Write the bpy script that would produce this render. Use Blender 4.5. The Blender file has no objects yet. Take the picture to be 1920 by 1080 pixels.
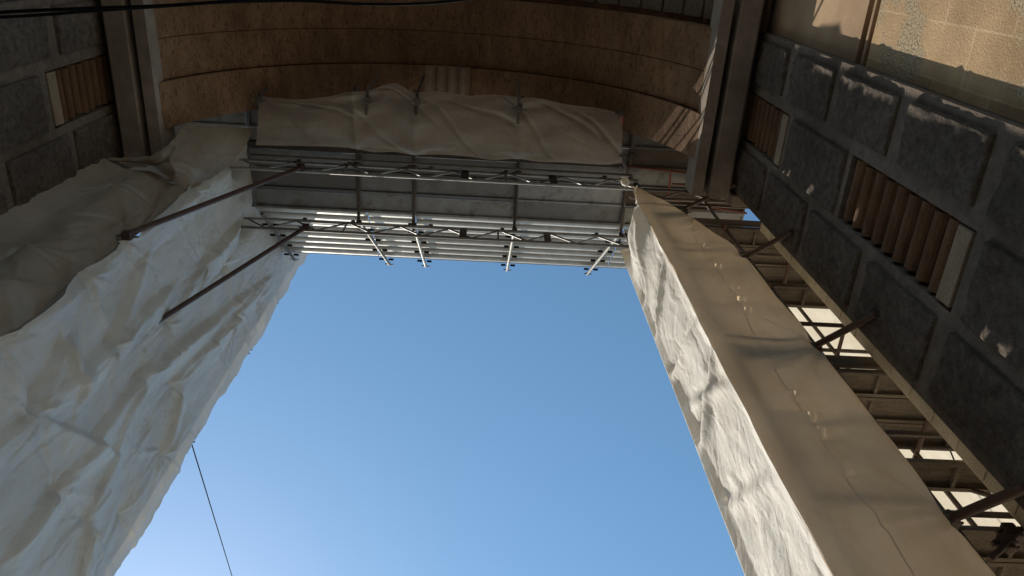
import bpy, math, random
import numpy as np
from mathutils import Vector, Matrix

random.seed(7)
COL = bpy.context.scene.collection
GZ = -1.6          # street level; heights are measured from the eye of the photographer

# ------------------------------------------------------------------ camera frame
F = 1450.0
def _n(v): return v / np.linalg.norm(v)
_Z = _n(np.array([935-960, 540+124, -F])); _Y = np.array([750-960, 540-3714, -F]); _Y = _n(_Y - _Z*np.dot(_Y, _Z)); _X = np.cross(_Y, _Z)
RW = np.array([_X, _Y, _Z])
def ray(px, py): return RW @ _n(np.array([px-960., 540.-py, -F]))
def onX(px, py, c): d = ray(px, py); return d*c/d[0]
def onY(px, py, c): d = ray(px, py); return d*c/d[1]
def onZ(px, py, c): d = ray(px, py); return d*c/d[2]

# ------------------------------------------------------------------ noise
def _h(i, j, s):
    x = np.sin(i*127.1 + j*311.7 + s*74.7)*43758.5453
    return x - np.floor(x)
def vnoise(x, y, s=0):
    x = np.asarray(x, float); y = np.asarray(y, float)
    i = np.floor(x); j = np.floor(y); u = x-i; v = y-j
    u = u*u*u*(u*(u*6-15)+10); v = v*v*v*(v*(v*6-15)+10)
    return (_h(i, j, s)*(1-u)+_h(i+1, j, s)*u)*(1-v) + (_h(i, j+1, s)*(1-u)+_h(i+1, j+1, s)*u)*v
def fbm(x, y, s=0, o=4):
    r = 0; a = .5
    for k in range(o): r = r + a*(vnoise(x*2**k, y*2**k, s+k*13)-.5)*2; a *= .5
    return r
def ridge(x, y, s=0, o=3):
    r = 0; a = .6
    for k in range(o): r = r + a*(1-np.abs(vnoise(x*1.9**k, y*1.9**k, s+k*17)*2-1)); a *= .5
    return r

# ------------------------------------------------------------------ mesh builder
class MB:
    def __init__(s): s.v = []; s.f = []; s.sm = []; s.mi = []; s.cur = 0
    def add(s, vs, fs, smooth=False):
        o = len(s.v); s.v += [tuple(float(c) for c in p) for p in vs]
        for q in fs: s.f.append(tuple(o+k for k in q)); s.sm.append(smooth); s.mi.append(s.cur)
    def box(s, x0, x1, y0, y1, z0, z1, b=0.0):
        if b <= 0:
            vs = [(x, y, z) for x in (x0, x1) for y in (y0, y1) for z in (z0, z1)]
            s.add(vs, [(0,1,3,2),(4,6,7,5),(0,4,5,1),(2,3,7,6),(0,2,6,4),(1,5,7,3)])
        else:
            import bmesh
            bm = bmesh.new(); bmesh.ops.create_cube(bm, size=1)
            for v in bm.verts: v.co = Vector(((x0+x1)/2+v.co.x*(x1-x0), (y0+y1)/2+v.co.y*(y1-y0), (z0+z1)/2+v.co.z*(z1-z0)))
            bmesh.ops.bevel(bm, geom=bm.edges[:], offset=b, segments=2, affect='EDGES', profile=.5)
            bm.verts.index_update()
            s.add([v.co for v in bm.verts], [[v.index for v in f.verts] for f in bm.faces]); bm.free()
    def tube(s, p, q, r=.024, n=10, cap=True):
        p = Vector(p); q = Vector(q); d = (q-p).normalized()
        a = d.orthogonal().normalized(); b = d.cross(a)
        vs = []
        for e in (p, q):
            for k in range(n):
                t = 2*math.pi*k/n; vs.append(e + a*math.cos(t)*r + b*math.sin(t)*r)
        s.add(vs, [(k, (k+1) % n, n+(k+1) % n, n+k) for k in range(n)], True)
        if cap: s.add(vs, [tuple(range(n))[::-1], tuple(range(n, 2*n))])
    def path(s, pts, r, n=8):
        pts = [Vector(p) for p in pts]; vs = []
        for i, p in enumerate(pts):
            d = (pts[min(i+1, len(pts)-1)] - pts[max(i-1, 0)]).normalized()
            a = d.cross(Vector((0.123, .2, 1))).normalized(); b = d.cross(a)
            for k in range(n):
                t = 2*math.pi*k/n; vs.append(p + a*math.cos(t)*r + b*math.sin(t)*r)
        fs = [(i*n+k, i*n+(k+1) % n, (i+1)*n+(k+1) % n, (i+1)*n+k) for i in range(len(pts)-1) for k in range(n)]
        s.add(vs, fs, True)
    def prism_x(s, prof, x0, x1, close=True, smooth=False):   # prof: (y,z) loop
        n = len(prof); vs = [(x0, y, z) for y, z in prof] + [(x1, y, z) for y, z in prof]
        m = n if close else n-1
        s.add(vs, [(k, (k+1) % n, n+(k+1) % n, n+k) for k in range(m)], smooth)
        if close: s.add(vs, [tuple(range(n))[::-1], tuple(range(n, 2*n))])
    def prism_y(s, prof, y0, y1, close=True, smooth=False):   # prof: (x,z) loop
        n = len(prof); vs = [(x, y0, z) for x, z in prof] + [(x, y1, z) for x, z in prof]
        m = n if close else n-1
        s.add(vs, [(k, (k+1) % n, n+(k+1) % n, n+k) for k in range(m)], smooth)
        if close: s.add(vs, [tuple(range(n))[::-1], tuple(range(n, 2*n))])
    def grid(s, P, smooth=True, flip=False):
        a, b = P.shape[:2]
        idx = np.arange(a*b).reshape(a, b)
        fs = np.stack([idx[:-1, :-1], idx[1:, :-1], idx[1:, 1:], idx[:-1, 1:]], -1).reshape(-1, 4)
        if flip: fs = fs[:, ::-1]
        s.add(P.reshape(-1, 3), fs.tolist(), smooth)
    def build(s, name, mats, parent=None):
        me = bpy.data.meshes.new(name); me.from_pydata(s.v, [], s.f)
        me.polygons.foreach_set('use_smooth', s.sm)
        for m in (mats if isinstance(mats, (list, tuple)) else [mats]): me.materials.append(m)
        me.polygons.foreach_set('material_index', s.mi)
        import bmesh
        if len(s.v) < 60000:
            bm = bmesh.new(); bm.from_mesh(me); bmesh.ops.recalc_face_normals(bm, faces=bm.faces[:]) if not getattr(s, 'open', False) else None
            bm.to_mesh(me); bm.free()
        me.update()
        o = bpy.data.objects.new(name, me); COL.objects.link(o)
        if parent is not None:
            o.parent = parent; o.matrix_parent_inverse = Matrix.Translation(-Vector(parent.location)) if parent.type == 'EMPTY' else Matrix.Identity(4)
            if parent.type != 'EMPTY': o.matrix_parent_inverse = Matrix.Identity(4)
        return o

def tag(o, label, cat, group=None):
    o['label'] = label; o['category'] = cat
    if group: o['group'] = group
    return o
def thing(name, label, cat, loc=(0, 0, 0), group=None):
    o = bpy.data.objects.new(name, None); COL.objects.link(o); o.location = loc; o.empty_display_size = .2
    return tag(o, label, cat, group)

# ------------------------------------------------------------------ materials
def mat(name):
    m = bpy.data.materials.new(name); m.use_nodes = True
    nt = m.node_tree; b = nt.nodes['Principled BSDF']
    return m, nt, b
def N(nt, t, **kw):
    n = nt.nodes.new(t)
    for k, v in kw.items():
        if k in n.inputs: n.inputs[k].default_value = v
        else: setattr(n, k, v)
    return n
def coords(nt, scale=(1, 1, 1), rot=(0, 0, 0)):
    g = N(nt, 'ShaderNodeNewGeometry'); mp = N(nt, 'ShaderNodeMapping'); mp.inputs['Scale'].default_value = scale; mp.inputs['Rotation'].default_value = rot
    nt.links.new(g.outputs['Position'], mp.inputs['Vector']); return mp.outputs['Vector']
def ramp(nt, inp, stops):
    r = nt.nodes.new('ShaderNodeValToRGB'); nt.links.new(inp, r.inputs['Fac'])
    e = r.color_ramp.elements
    while len(e) < len(stops): e.new(.5)
    for k, (p, c) in enumerate(stops):
        e[k].position = p; e[k].color = (*c, 1) if len(c) == 3 else c
    return r.outputs['Color']
def noise(nt, vec, scale, detail=6, rough=.6, dist=0):
    n = N(nt, 'ShaderNodeTexNoise'); n.inputs['Scale'].default_value = scale; n.inputs['Detail'].default_value = detail
    n.inputs['Roughness'].default_value = rough; n.inputs['Distortion'].default_value = dist
    nt.links.new(vec, n.inputs['Vector']); return n.outputs['Fac']
def mix(nt, fac, a, b, mode='MIX'):
    m = N(nt, 'ShaderNodeMix', data_type='RGBA', blend_type=mode)
    for s, v in (('Factor', fac), ('A', a), ('B', b)):
        i = [q for q in m.inputs if q.name == s and (q.type == 'RGBA' or s == 'Factor') and q.enabled][0]
        if hasattr(v, 'is_output'): nt.links.new(v, i)
        elif s == 'Factor': i.default_value = v
        else: i.default_value = (*v, 1)
    return [q for q in m.outputs if q.type == 'RGBA'][0]
def bump(nt, b, h, strength=.5, dist=.02, prev=None):
    n = N(nt, 'ShaderNodeBump'); n.inputs['Strength'].default_value = strength; n.inputs['Distance'].default_value = dist
    nt.links.new(h, n.inputs['Height'])
    if prev: nt.links.new(prev, n.inputs['Normal'])
    nt.links.new(n.outputs['Normal'], b.inputs['Normal']); return n.outputs['Normal']

def stone(name, c0, c1, scale=6, bs=.6, bd=.03, fine=60, stretch=(1, 1, 1), pits=None):
    m, nt, b = mat(name); v = coords(nt, stretch)
    n1 = noise(nt, v, scale, 8, .65); col = ramp(nt, n1, [(.3, c0), (.7, c1)])
    v2 = coords(nt)
    n3 = noise(nt, v2, 1.1, 4, .5)
    col = mix(nt, ramp(nt, n3, [(.38, (.55, .55, .55)), (.62, (1, 1, 1))]), (0, 0, 0), col, 'MIX') if False else mix(nt, 1.0, col, ramp(nt, n3, [(.3, (.62, .6, .58)), (.7, (1, 1, 1))]), 'MULTIPLY')
    n2 = noise(nt, v2, fine, 5, .7)
    col = mix(nt, .6, col, ramp(nt, n2, [(.3, (.45, .45, .45)), (.65, (1.15, 1.15, 1.15))]), 'MULTIPLY')
    p = bump(nt, b, n1, min(1, bs*.9), bd)
    p = bump(nt, b, n2, bs, bd*.35, p)
    if pits:
        vo = noise(nt, coords(nt, pits), 9, 3, .6)
        pm = ramp(nt, vo, [(.32, (.45, .43, .41)), (.45, (1, 1, 1))])
        col = mix(nt, 1.0, col, pm, 'MULTIPLY'); bump(nt, b, pm, .6, .012, p)
    nt.links.new(col, b.inputs['Base Color']); b.inputs['Roughness'].default_value = .92
    b.inputs['Specular IOR Level'].default_value = .25
    return m

def tarp(name, c0, c1, trans, gloss=.45, bs=.35, wr=1.0, spec=.5):
    m, nt, b = mat(name); v = coords(nt)
    n = noise(nt, v, .9, 5, .6); col = ramp(nt, n, [(.3, c0), (.7, c1)])
    dirt = noise(nt, coords(nt, (1, 1, .35)), 3.1, 6, .7)
    col = mix(nt, .5, col, ramp(nt, dirt, [(.3, (.72, .66, .58)), (.6, (1, 1, 1))]), 'MULTIPLY')
    # creases: warped voronoi edges at two scales, thread weave
    def crease(scale, st, dd):
        w = N(nt, 'ShaderNodeTexNoise'); w.inputs['Scale'].default_value = 1.7; w.inputs['Detail'].default_value = 3
        nt.links.new(v, w.inputs['Vector'])
        mm = N(nt, 'ShaderNodeVectorMath', operation='MULTIPLY_ADD'); nt.links.new(w.outputs['Color'], mm.inputs[0]); mm.inputs[1].default_value = (dd, dd, dd)
        mp = N(nt, 'ShaderNodeMapping'); mp.inputs['Scale'].default_value = st; nt.links.new(v, mp.inputs['Vector']); nt.links.new(mp.outputs['Vector'], mm.inputs[2])
        vo = N(nt, 'ShaderNodeTexVoronoi', feature='DISTANCE_TO_EDGE'); vo.inputs['Scale'].default_value = scale; nt.links.new(mm.outputs[0], vo.inputs['Vector'])
        return ramp(nt, vo.outputs['Distance'], [(0, (0, 0, 0)), (.10, (.75,)*3), (.5, (1, 1, 1))])
    p = bump(nt, b, crease(2.2, (1, 1, .45), .5), bs*.5*wr, .03)
    p = bump(nt, b, crease(7, (1, 1, .6), .9), bs*.35*wr, .012, p)
    n5 = noise(nt, v, 16, 6, .65, .6)
    p = bump(nt, b, n5, bs*.7*wr, .012, p)
    nt.links.new(col, b.inputs['Base Color']); b.inputs['Roughness'].default_value = gloss; b.inputs['Specular IOR Level'].default_value = spec
    t = N(nt, 'ShaderNodeBsdfTranslucent'); nt.links.new(mix(nt, 1.0, col, (1.0, .91, .78), 'MULTIPLY'), t.inputs['Color']); nt.links.new(p, t.inputs['Normal'])
    ms = N(nt, 'ShaderNodeMixShader'); ms.inputs[0].default_value = trans
    out = nt.nodes['Material Output']; nt.links.new(b.outputs[0], ms.inputs[1]); nt.links.new(t.outputs[0], ms.inputs[2]); nt.links.new(ms.outputs[0], out.inputs['Surface'])
    return m

def metal(name, c0, c1, rough=.35, met=.9, rust=None, bs=.1):
    m, nt, b = mat(name); v = coords(nt)
    n = noise(nt, v, 5, 7, .7); col = ramp(nt, n, [(.3, c0), (.7, c1)])
    oi = N(nt, 'ShaderNodeObjectInfo')
    col = mix(nt, 1.0, col, ramp(nt, oi.outputs['Random'], [(0, (.55, .52, .5)), (1, (1.1, 1.1, 1.1))]), 'MULTIPLY')
    if rust:
        r = noise(nt, v, 3.3, 8, .75); f = ramp(nt, r, [(.52, (0, 0, 0)), (.66, (1, 1, 1))]); col = mix(nt, f, col, rust)
    nt.links.new(col, b.inputs['Base Color']); b.inputs['Metallic'].default_value = met
    rr = N(nt, 'ShaderNodeMapRange'); rr.inputs['To Min'].default_value = rough*.7; rr.inputs['To Max'].default_value = rough*1.4
    n2 = noise(nt, v, 22, 5, .7); nt.links.new(n2, rr.inputs['Value']); nt.links.new(rr.outputs[0], b.inputs['Roughness'])
    bump(nt, b, n2, bs, .004)
    return m

M = {}
M['pier'] = stone('pier_stone', (.15, .118, .095), (.27, .22, .18), 9, .8, .03, 70)
M['rough'] = stone('rough_block', (.12, .094, .077), (.33, .268, .22), 13, 1.0, .09, 55)
M['impost'] = stone('impost_stone', (.27, .22, .18), (.39, .325, .27), 5, .3, .01, 90)
M['vault'] = stone('vault_travertine', (.19, .108, .058), (.32, .195, .115), 2.2, .5, .02, 34, (3, .8, 1.6), (5.5, 1.1, 2.6))
M['key'] = stone('key_stone', (.30, .23, .16), (.40, .31, .22), 6, .3, .01, 60)
M['terra'] = stone('terracotta', (.11, .058, .032), (.21, .12, .068), 5, .3, .01, 50, (3, .6, 1))
M['plaster'] = stone('smooth_render', (.42, .285, .18), (.52, .375, .245), 3, .3, .008, 80)
M['facade'] = stone('sun_toned_facade', (.74, .65, .50), (.84, .76, .61), 6, .4, .01, 60)  # sunlight on the strip is put into this raised base colour

def ochre():
    m, nt, b = mat('ochre_blocks'); g = N(nt, 'ShaderNodeNewGeometry'); sx = N(nt, 'ShaderNodeSeparateXYZ'); nt.links.new(g.outputs['Position'], sx.inputs[0])
    nz = N(nt, 'ShaderNodeTexNoise'); nz.inputs['Scale'].default_value = 1.3; nt.links.new(g.outputs['Position'], nz.inputs['Vector'])
    ad = N(nt, 'ShaderNodeMath', operation='MULTIPLY_ADD'); nt.links.new(nz.outputs['Fac'], ad.inputs[0]); ad.inputs[1].default_value = .35; nt.links.new(sx.outputs['Z'], ad.inputs[2])
    cx = N(nt, 'ShaderNodeCombineXYZ'); nt.links.new(sx.outputs['Y'], cx.inputs[1]); nt.links.new(ad.outputs[0], cx.inputs[0])
    br = N(nt, 'ShaderNodeTexBrick'); nt.links.new(cx.outputs[0], br.inputs['Vector'])
    br.inputs['Scale'].default_value = 1; br.inputs['Brick Width'].default_value = .86; br.inputs['Row Height'].default_value = .42; br.inputs['Mortar Size'].default_value = .012
    br.inputs['Mortar Smooth'].default_value = .9
    br.inputs['Color1'].default_value = (.40, .285, .175, 1); br.inputs['Color2'].default_value = (.50, .36, .225, 1); br.inputs['Mortar'].default_value = (.58, .45, .30, 1)
    v = coords(nt)
    big = noise(nt, v, 2.2, 5, .6); fine = noise(nt, v, 46, 4, .8)
    col = mix(nt, .7, br.outputs['Color'], ramp(nt, big, [(.35, (.66, .62, .56)), (.65, (1.12, 1.08, 1.0))]), 'MULTIPLY')
    gr = ramp(nt, noise(nt, v, 1.6, 3, .5), [(.5, (0, 0, 0)), (.58, (1, 1, 1))])
    gcol = ramp(nt, fine, [(.40, (.16, .12, .08)), (.54, (.46, .37, .25))])
    col = mix(nt, gr, col, gcol)
    col = mix(nt, .35, col, ramp(nt, fine, [(.35, (.6, .6, .6)), (.6, (1.1, 1.1, 1.1))]), 'MULTIPLY')
    nt.links.new(col, b.inputs['Base Color']); b.inputs['Roughness'].default_value = .95; b.inputs['Specular IOR Level'].default_value = .15
    p = bump(nt, b, br.outputs['Fac'], -.4, .01); bump(nt, b, fine, .7, .012, p)
    return m
M['ochre'] = ochre()
M['tarp_left'] = tarp('tarp_left', (.52, .505, .48), (.64, .62, .595), .14, .45, .65)
M['tarp_shade_tint'] = tarp('tarp_corner_shade_tint', (.22, .178, .133), (.31, .255, .195), .06, .5, .45)  # shade on the pale cloth is put into this darker brown
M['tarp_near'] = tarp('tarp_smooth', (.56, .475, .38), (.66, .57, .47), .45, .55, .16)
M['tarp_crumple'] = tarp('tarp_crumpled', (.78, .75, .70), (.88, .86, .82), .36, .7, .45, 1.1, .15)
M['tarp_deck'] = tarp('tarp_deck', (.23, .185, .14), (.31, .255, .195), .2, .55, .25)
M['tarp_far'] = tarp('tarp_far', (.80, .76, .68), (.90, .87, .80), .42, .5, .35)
M['galv'] = metal('galvanised', (.27, .27, .265), (.36, .365, .365), .42, .6, (.19, .165, .14))
M['galv_bright'] = metal('galvanised_bright', (.33, .32, .30), (.50, .48, .45), .5, .45)
M['bracket'] = metal('bracket_steel', (.30, .29, .27), (.46, .45, .42), .65, .3)
M['pipe'] = metal('dark_pipe', (.07, .055, .045), (.15, .12, .10), .6, .3)
M['rusty'] = metal('rusty_tube', (.06, .032, .024), (.12, .065, .048), .55, .3)
M['truss'] = metal('girder_steel', (.20, .19, .18), (.38, .37, .35), .5, .55)
M['red'] = metal('red_oxide', (.20, .05, .03), (.30, .085, .05), .6, .1)
M['timber'] = stone('plank_underside', (.15, .122, .095), (.26, .215, .17), 4, .3, .006, 40, (.5, 6, 6))
M['cable'] = metal('black_cable', (.008, .008, .008), (.016, .016, .016), .9, 0)
M['cable'].node_tree.nodes['Principled BSDF'].inputs['Specular IOR Level'].default_value = .05
M['bright'] = M['tarp_crumple']
m, nt, b = mat('asphalt'); v = coords(nt); n = noise(nt, v, 40, 6, .7)
nt.links.new(ramp(nt, n, [(.3, (.10, .095, .085)), (.7, (.20, .19, .17))]), b.inputs['Base Color']); b.inputs['Roughness'].default_value = .9; bump(nt, b, n, .4, .01)
M['ground'] = m

# ------------------------------------------------------------------ patches of cloth
def cr(t, P):  # catmull-rom through P (k,...) at t array in [0,1]
    k = len(P); x = np.clip(t*(k-1), 0, k-1-1e-9); i = x.astype(int); f = (x-i)
    sh = (len(t),)+(1,)*(P.ndim-1); f = f.reshape(sh)
    g = lambda j: P[np.clip(j, 0, k-1)]
    p0 = np.where((i-1 < 0).reshape(sh), 2*g(i)-g(i+1), g(i-1)); p1 = g(i); p2 = g(i+1); p3 = np.where((i+2 > k-1).reshape(sh), 2*g(i+1)-g(i), g(i+2))
    return p1 + .5*f*(p2-p0 + f*(2*p0-5*p1+4*p2-p3 + f*(3*(p1-p2)+p3-p0)))
def patch(ctrl, nu, nv):
    P = np.array(ctrl, float); A = cr(np.linspace(0, 1, nv), P); B = cr(np.linspace(0, 1, nu), A.transpose(1, 0, 2)).transpose(1, 0, 2)
    return B
def normals(P):
    du = np.gradient(P, axis=1); dv = np.gradient(P, axis=0); n = np.cross(du, dv); n /= np.maximum(np.linalg.norm(n, axis=-1, keepdims=True), 1e-9); return n
def segd(py, pz, a, b):
    ax, az = a; bx, bz = b; dx, dz = bx-ax, bz-az; L2 = dx*dx+dz*dz
    t = ((py-ax)*dx+(pz-az)*dz)/L2; tc = np.clip(t, 0, 1)
    s = ((py-ax)*dz-(pz-az)*dx)/math.sqrt(L2); e = np.hypot(py-(ax+tc*dx), pz-(az+tc*dz))
    return s, e, tc
def star(py, pz, c, depth, sig, k, ph, amp):
    r = np.hypot(py-c[0], pz-c[1]); th = np.arctan2(pz-c[1], py-c[0])
    w = np.abs(np.sin(k*th/2+ph+.6*np.sin(th+ph)))
    return -depth*np.exp(-r/sig) + amp*np.exp(-r/(sig*1.6))*(1-np.exp(-r/.05))*(w-.5)

def folds(py, pz, c, n, A, L, seed, bias=None, w0=.012, spread=.20):
    # sharp crested folds running out of a tie point
    rs = random.Random(seed); r = np.hypot(py-c[0], pz-c[1])
    d = -A*1.6*np.exp(-r/.12)
    for k in range(n):
        th = 2*math.pi*(k+rs.uniform(.1, .9))/n
        if bias is not None and rs.random() < .55: th = bias + rs.choice((0, math.pi)) + rs.gauss(0, .28)
        cx, cz = math.cos(th), math.sin(th); t = (py-c[0])*cx+(pz-c[1])*cz; s_ = (py-c[0])*-cz+(pz-c[1])*cx
        s_ = s_ + .03*np.sin(t*5+seed)
        l = L*rs.uniform(.5, 1.5); a = A*rs.uniform(.4, 1.3); w = w0+spread*np.maximum(t, 0)*rs.uniform(.5, 1.1)
        h = a*np.clip(t/.16, 0, 1)*np.exp(-np.maximum(t, 0)/l)
        x = s_/w; sk = rs.uniform(.35, .9)
        d = d + h*np.where(x > 0, np.clip(1-x/1.5, 0, 1), np.clip(1+x/sk, 0, 1))
    return d
def crisp(py, pz, sc, seed):   # facetted crumple: sharp-edged ridge noise
    a = np.abs(vnoise(py*sc, pz*sc, seed)*2-1); b = np.abs(vnoise(py*sc*1.3+3, pz*sc*.8+5, seed+1)*2-1)
    return 1-np.minimum(a, b)*1.6
# ================================================================== SETTING
g = MB(); g.add([(-400, -400, GZ), (400, -400, GZ), (400, 400, GZ), (-400, 400, GZ)], [(0, 1, 2, 3)])
o = g.build('ground', M['ground']); o['kind'] = 'structure'

# ------------------------------------------------------------------ the archway
arch = thing('stone_archway', 'dark stone gateway with rusticated piers, a brown vault and ochre wall, seen from underneath', 'archway', (0, 0, GZ))
XR, XL = 3.4, -4.88; CX = (XR+XL)/2
rows = [(11.63-1.33*k-1.33, ) for k in range(0)]
def block(mb, side, x, y0, y1, z0, z1, seed, h=.032, amp=.012, ed=.016):
    # raised rock-faced block; side=+1: on the right wall (faces -x)
    ny = max(6, int((y1-y0)/.03)); nz = max(6, int((z1-z0)/.035))
    y = np.concatenate([[y0, y0+.004, y0+.013], np.linspace(y0+.02, y1-.02, ny), [y1-.013, y1-.004, y1]]); z = np.concatenate([[z0, z0+.004, z0+.013], np.linspace(z0+.02, z1-.02, nz), [z1-.013, z1-.004, z1]]); Yg, Zg = np.meshgrid(y, z)
    e = np.minimum(np.minimum(Yg-y0, y1-Yg), np.minimum(Zg-z0, z1-Zg)); prof = np.interp(e, [0, .004, .013, .02], [0, .75, .95, 1])
    wob = .5+.5*vnoise(Yg*9, Zg*9, seed+5)
    d = prof*(h + amp*(fbm(Yg*7, Zg*7, seed, 4)*2.6+.6*crisp(Yg, Zg, 5, seed+9)+.6)) * (.85+.15*wob)
    X = x - side*d
    mb.grid(np.stack([X, Yg, Zg], -1), True)
Arows = [(9.10, 10.31), (7.77, 8.88), (6.43, 7.57), (5.09, 6.22), (3.76, 4.88), (2.43, 3.55), (1.10, 2.22), (-.23, .89), (-1.56, -.44)]
Crows = [(9.10, 10.22), (7.73, 8.95), (6.40, 7.57), (5.09, 6.20), (3.70, 4.87), (2.43, 3.55), (1.10, 2.22), (-.23, .89), (-1.56, -.44)]
for side, xw in ((1, XR), (-1, XL)):
    w = MB()
    rc = xw+side*.15
    w.box(*sorted((rc, xw+side*1.6)), .93, 3.03, GZ, 10.6)
    w.box(*sorted((xw, rc)), .93, 1.67, GZ, 10.6); w.box(*sorted((xw, rc)), 2.30, 3.03, GZ, 10.6)
    for za, zb in ((GZ, 1.43), (3.32, 4.97), (7.03, 8.74), (10.32, 10.6)): w.box(*sorted((xw, rc)), 1.67, 2.30, za, zb)
    w.build('pier', M['pier'], arch)
    r = MB(); r.open = True
    for k, (a, c) in enumerate(Arows): block(r, side, xw, 1.02, 1.53, a, c, k+3)
    for k, (a, c) in enumerate(Crows): block(r, side, xw, 2.40, 2.94, a, c, k+23)
    for k, (a, c) in enumerate([(7.12, 8.56), (3.4, 4.82), (-.2, 1.3)]): block(r, side, xw, 1.68, 2.28, a, c, k+43)
    r.build('rustication', M['rough'], arch)
    # fluted terracotta panels, each recessed between stone margins
    for z0, z1, nf in ((8.76, 10.3, 8), (5.0, 7.0, 9), (1.45, 3.3, 8)):
        t = MB(); end = .20; pitch = (z1-z0-end)/nf
        for k in range(nf):
            zc = z0+end+pitch*(k+.5); pr = []
            for a in range(9):
                th = math.pi*a/8; pr.append((xw+side*(.10-.10*math.sin(th)), zc+pitch*.37*math.cos(th)))
            pr += [(xw+side*.148, zc-pitch*.37), (xw+side*.148, zc+pitch*.37)]
            t.prism_y(pr, 1.69+.01*(k % 2), 2.27-.008*(k % 3), True, False)
        t.build('fluted_panel', M['terra'], arch)
        t = MB(); t.box(*sorted((xw+side*.14, xw-side*.012)), 1.69, 2.27, z0, z0+end-.02, b=.008); t.build('sill_block', M['key'], arch)
    # impost: two stepped bands
    prof = [(0, 10.6), (0, 10.34), (.11, 10.34), (.11, 10.02), (.14, 9.99), (.38, 9.99), (.39, 10.02), (.39, 10.34), (.47, 10.34), (.47, 10.03), (.62, 10.03), (.62, 10.42), (.58, 10.6)]
    prof = [(xw-side*p, z) for p, z in prof] + [(xw+side*.02, 10.6), (xw+side*.02, 10.12)]
    q = MB(); q.prism_y(prof[:13], .45 if side > 0 else -5, 3.07)
    q.build('impost', M['impost'], arch)
    # front corner return of the impost
    q = MB(); x0, x1 = sorted((xw+side*1.7, xw-side*.05)); q.box(x0, x1, 3.035, 3.2, 10.03, 10.42, b=.02); q.build('cornice_return', M['impost'], arch)

def arcpts(r, a0=0, a1=math.pi, n=56, cz=9.28, ry=None):
    ry = ry or r
    return [(CX + r*math.cos(a0+(a1-a0)*k/n), cz + ry*math.sin(a0+(a1-a0)*k/n)) for k in range(n+1)]
def vring(mb, r, y0, y1, th=.4, r2=None):
    A = arcpts(r, math.asin(.86/r), math.pi-math.asin(.86/r)); B = arcpts(r+th, math.asin(.86/(r+th)), math.pi-math.asin(.86/(r+th)))
    n = len(A); vs = [(x, y0, z) for x, z in A]+[(x, y1, z) for x, z in A]+[(x, y0, z) for x, z in B]+[(x, y1, z) for x, z in B]
    fs = []; 
    for k in range(n-1): fs += [(k, k+1, n+k+1, n+k), (k, 2*n+k, 2*n+k+1, k+1), (n+k, n+k+1, 3*n+k+1, 3*n+k), (2*n+k, 3*n+k, 3*n+k+1, 2*n+k+1)]
    mb.add(vs, fs, False)
for nm, r, y0, y1 in (('arch_course', 3.67, .94, 1.465), ('arch_course', 3.675, 1.475, 1.985), ('arch_course', 3.63, 2.005, 2.60)):
    q = MB(); vring(q, r, y0, y1); q.build(nm, M['vault'], arch)
q = MB(); vring(q, 3.72, .95, 2.58, .3); q.build('joint_backing', M['vault'], arch)
# rear part of the vault with coffer boards
q = MB(); vring(q, 3.95, -5, .93, .3)
q.build('rear_vault', M['vault'], arch)
q = MB()
for k in range(26):
    a0 = math.radians(14+152*k/26); a1 = a0+math.radians(152/26-.7); A = arcpts(3.9, a0, a1, 3); B = arcpts(3.96, a0, a1, 3)
    q.prism_y(A+B[::-1], .1, .86)
q.build('coffer_band', M['timber'], arch)
# attic mass above the vault and solid piers up to it
q = MB()
Apt = arcpts(3.8, .23, math.pi-.23, n=40)
top = 17.0
vs = []; n = len(Apt)
for y in (-5, 2.60): vs += [(x, y, z) for x, z in Apt] + [(x, y, top) for x, z in Apt]
fs = []
for k in range(n-1): fs += [(k, k+1, n+k+1, n+k), (2*n+k, 3*n+k, 3*n+k+1, 2*n+k+1), (n+k, n+k+1, 3*n+k+1, 3*n+k)]
q.add(vs, fs)
q.box(CX+3.70, CX+8, -5, 2.60, 10.61, top); q.box(CX-8, CX-3.70, -5, 2.60, 10.61, top)
q.build('attic_wall', M['impost'], arch)
# fluted key block
q = MB(); x0 = onY(800, 150, 2.3)[0]; x1 = onY(883, 150, 2.3)[0]; zt = 9.28+3.63
pr = []
for k in range(33):
    u = k/32; pr.append((x0*1.0+(x1-x0)*u, zt-.02-.10*abs(math.sin(u*math.pi*4))))
pr += [(x1, zt+.1), (x0, zt+.1)]
q.prism_y(pr, 2.0, 2.66); q.build('keystone', M['key'], arch)

# ochre side wall behind the right pier, sunlit
q = MB(); q.box(3.5, 4.9, -6, .925, GZ, 7.42); q.build('ochre_wall', M['ochre'], arch)
q = MB(); q.box(3.5, 4.9, -6, .925, 7.66, 10.7); q.build('frieze', M['plaster'], arch)
q = MB(); q.box(3.60, 4.9, -6, .925, 7.42, 7.66)
q.box(3.505, 3.62, -6, .92, 7.51, 7.565, b=.01); q.build('string_course', M['plaster'], arch)
q = MB(); q.box(-6.3, -4.98, -6, .925, GZ, 10.7); q.build('side_wall', M['pier'], arch)
q = MB(); q.box(-4.98, -4.86, -6, .925, 8.9, 9.05, b=.01); q.box(-4.98, -4.86, -6, .925, 7.42, 7.6, b=.01); q.build('string_course', M['pier'], arch)
# facade return beyond the right pier
q = MB(); q.box(3.80, 6.4, 3.035, 3.50, GZ, 10.0)
for k in range(30): q.box(3.785, 3.83, 3.05, 3.485, -1.5+.38*k, -1.5+.38*k+.36, b=.006)
q.build('facade_pilaster', M['facade'], arch)

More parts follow.
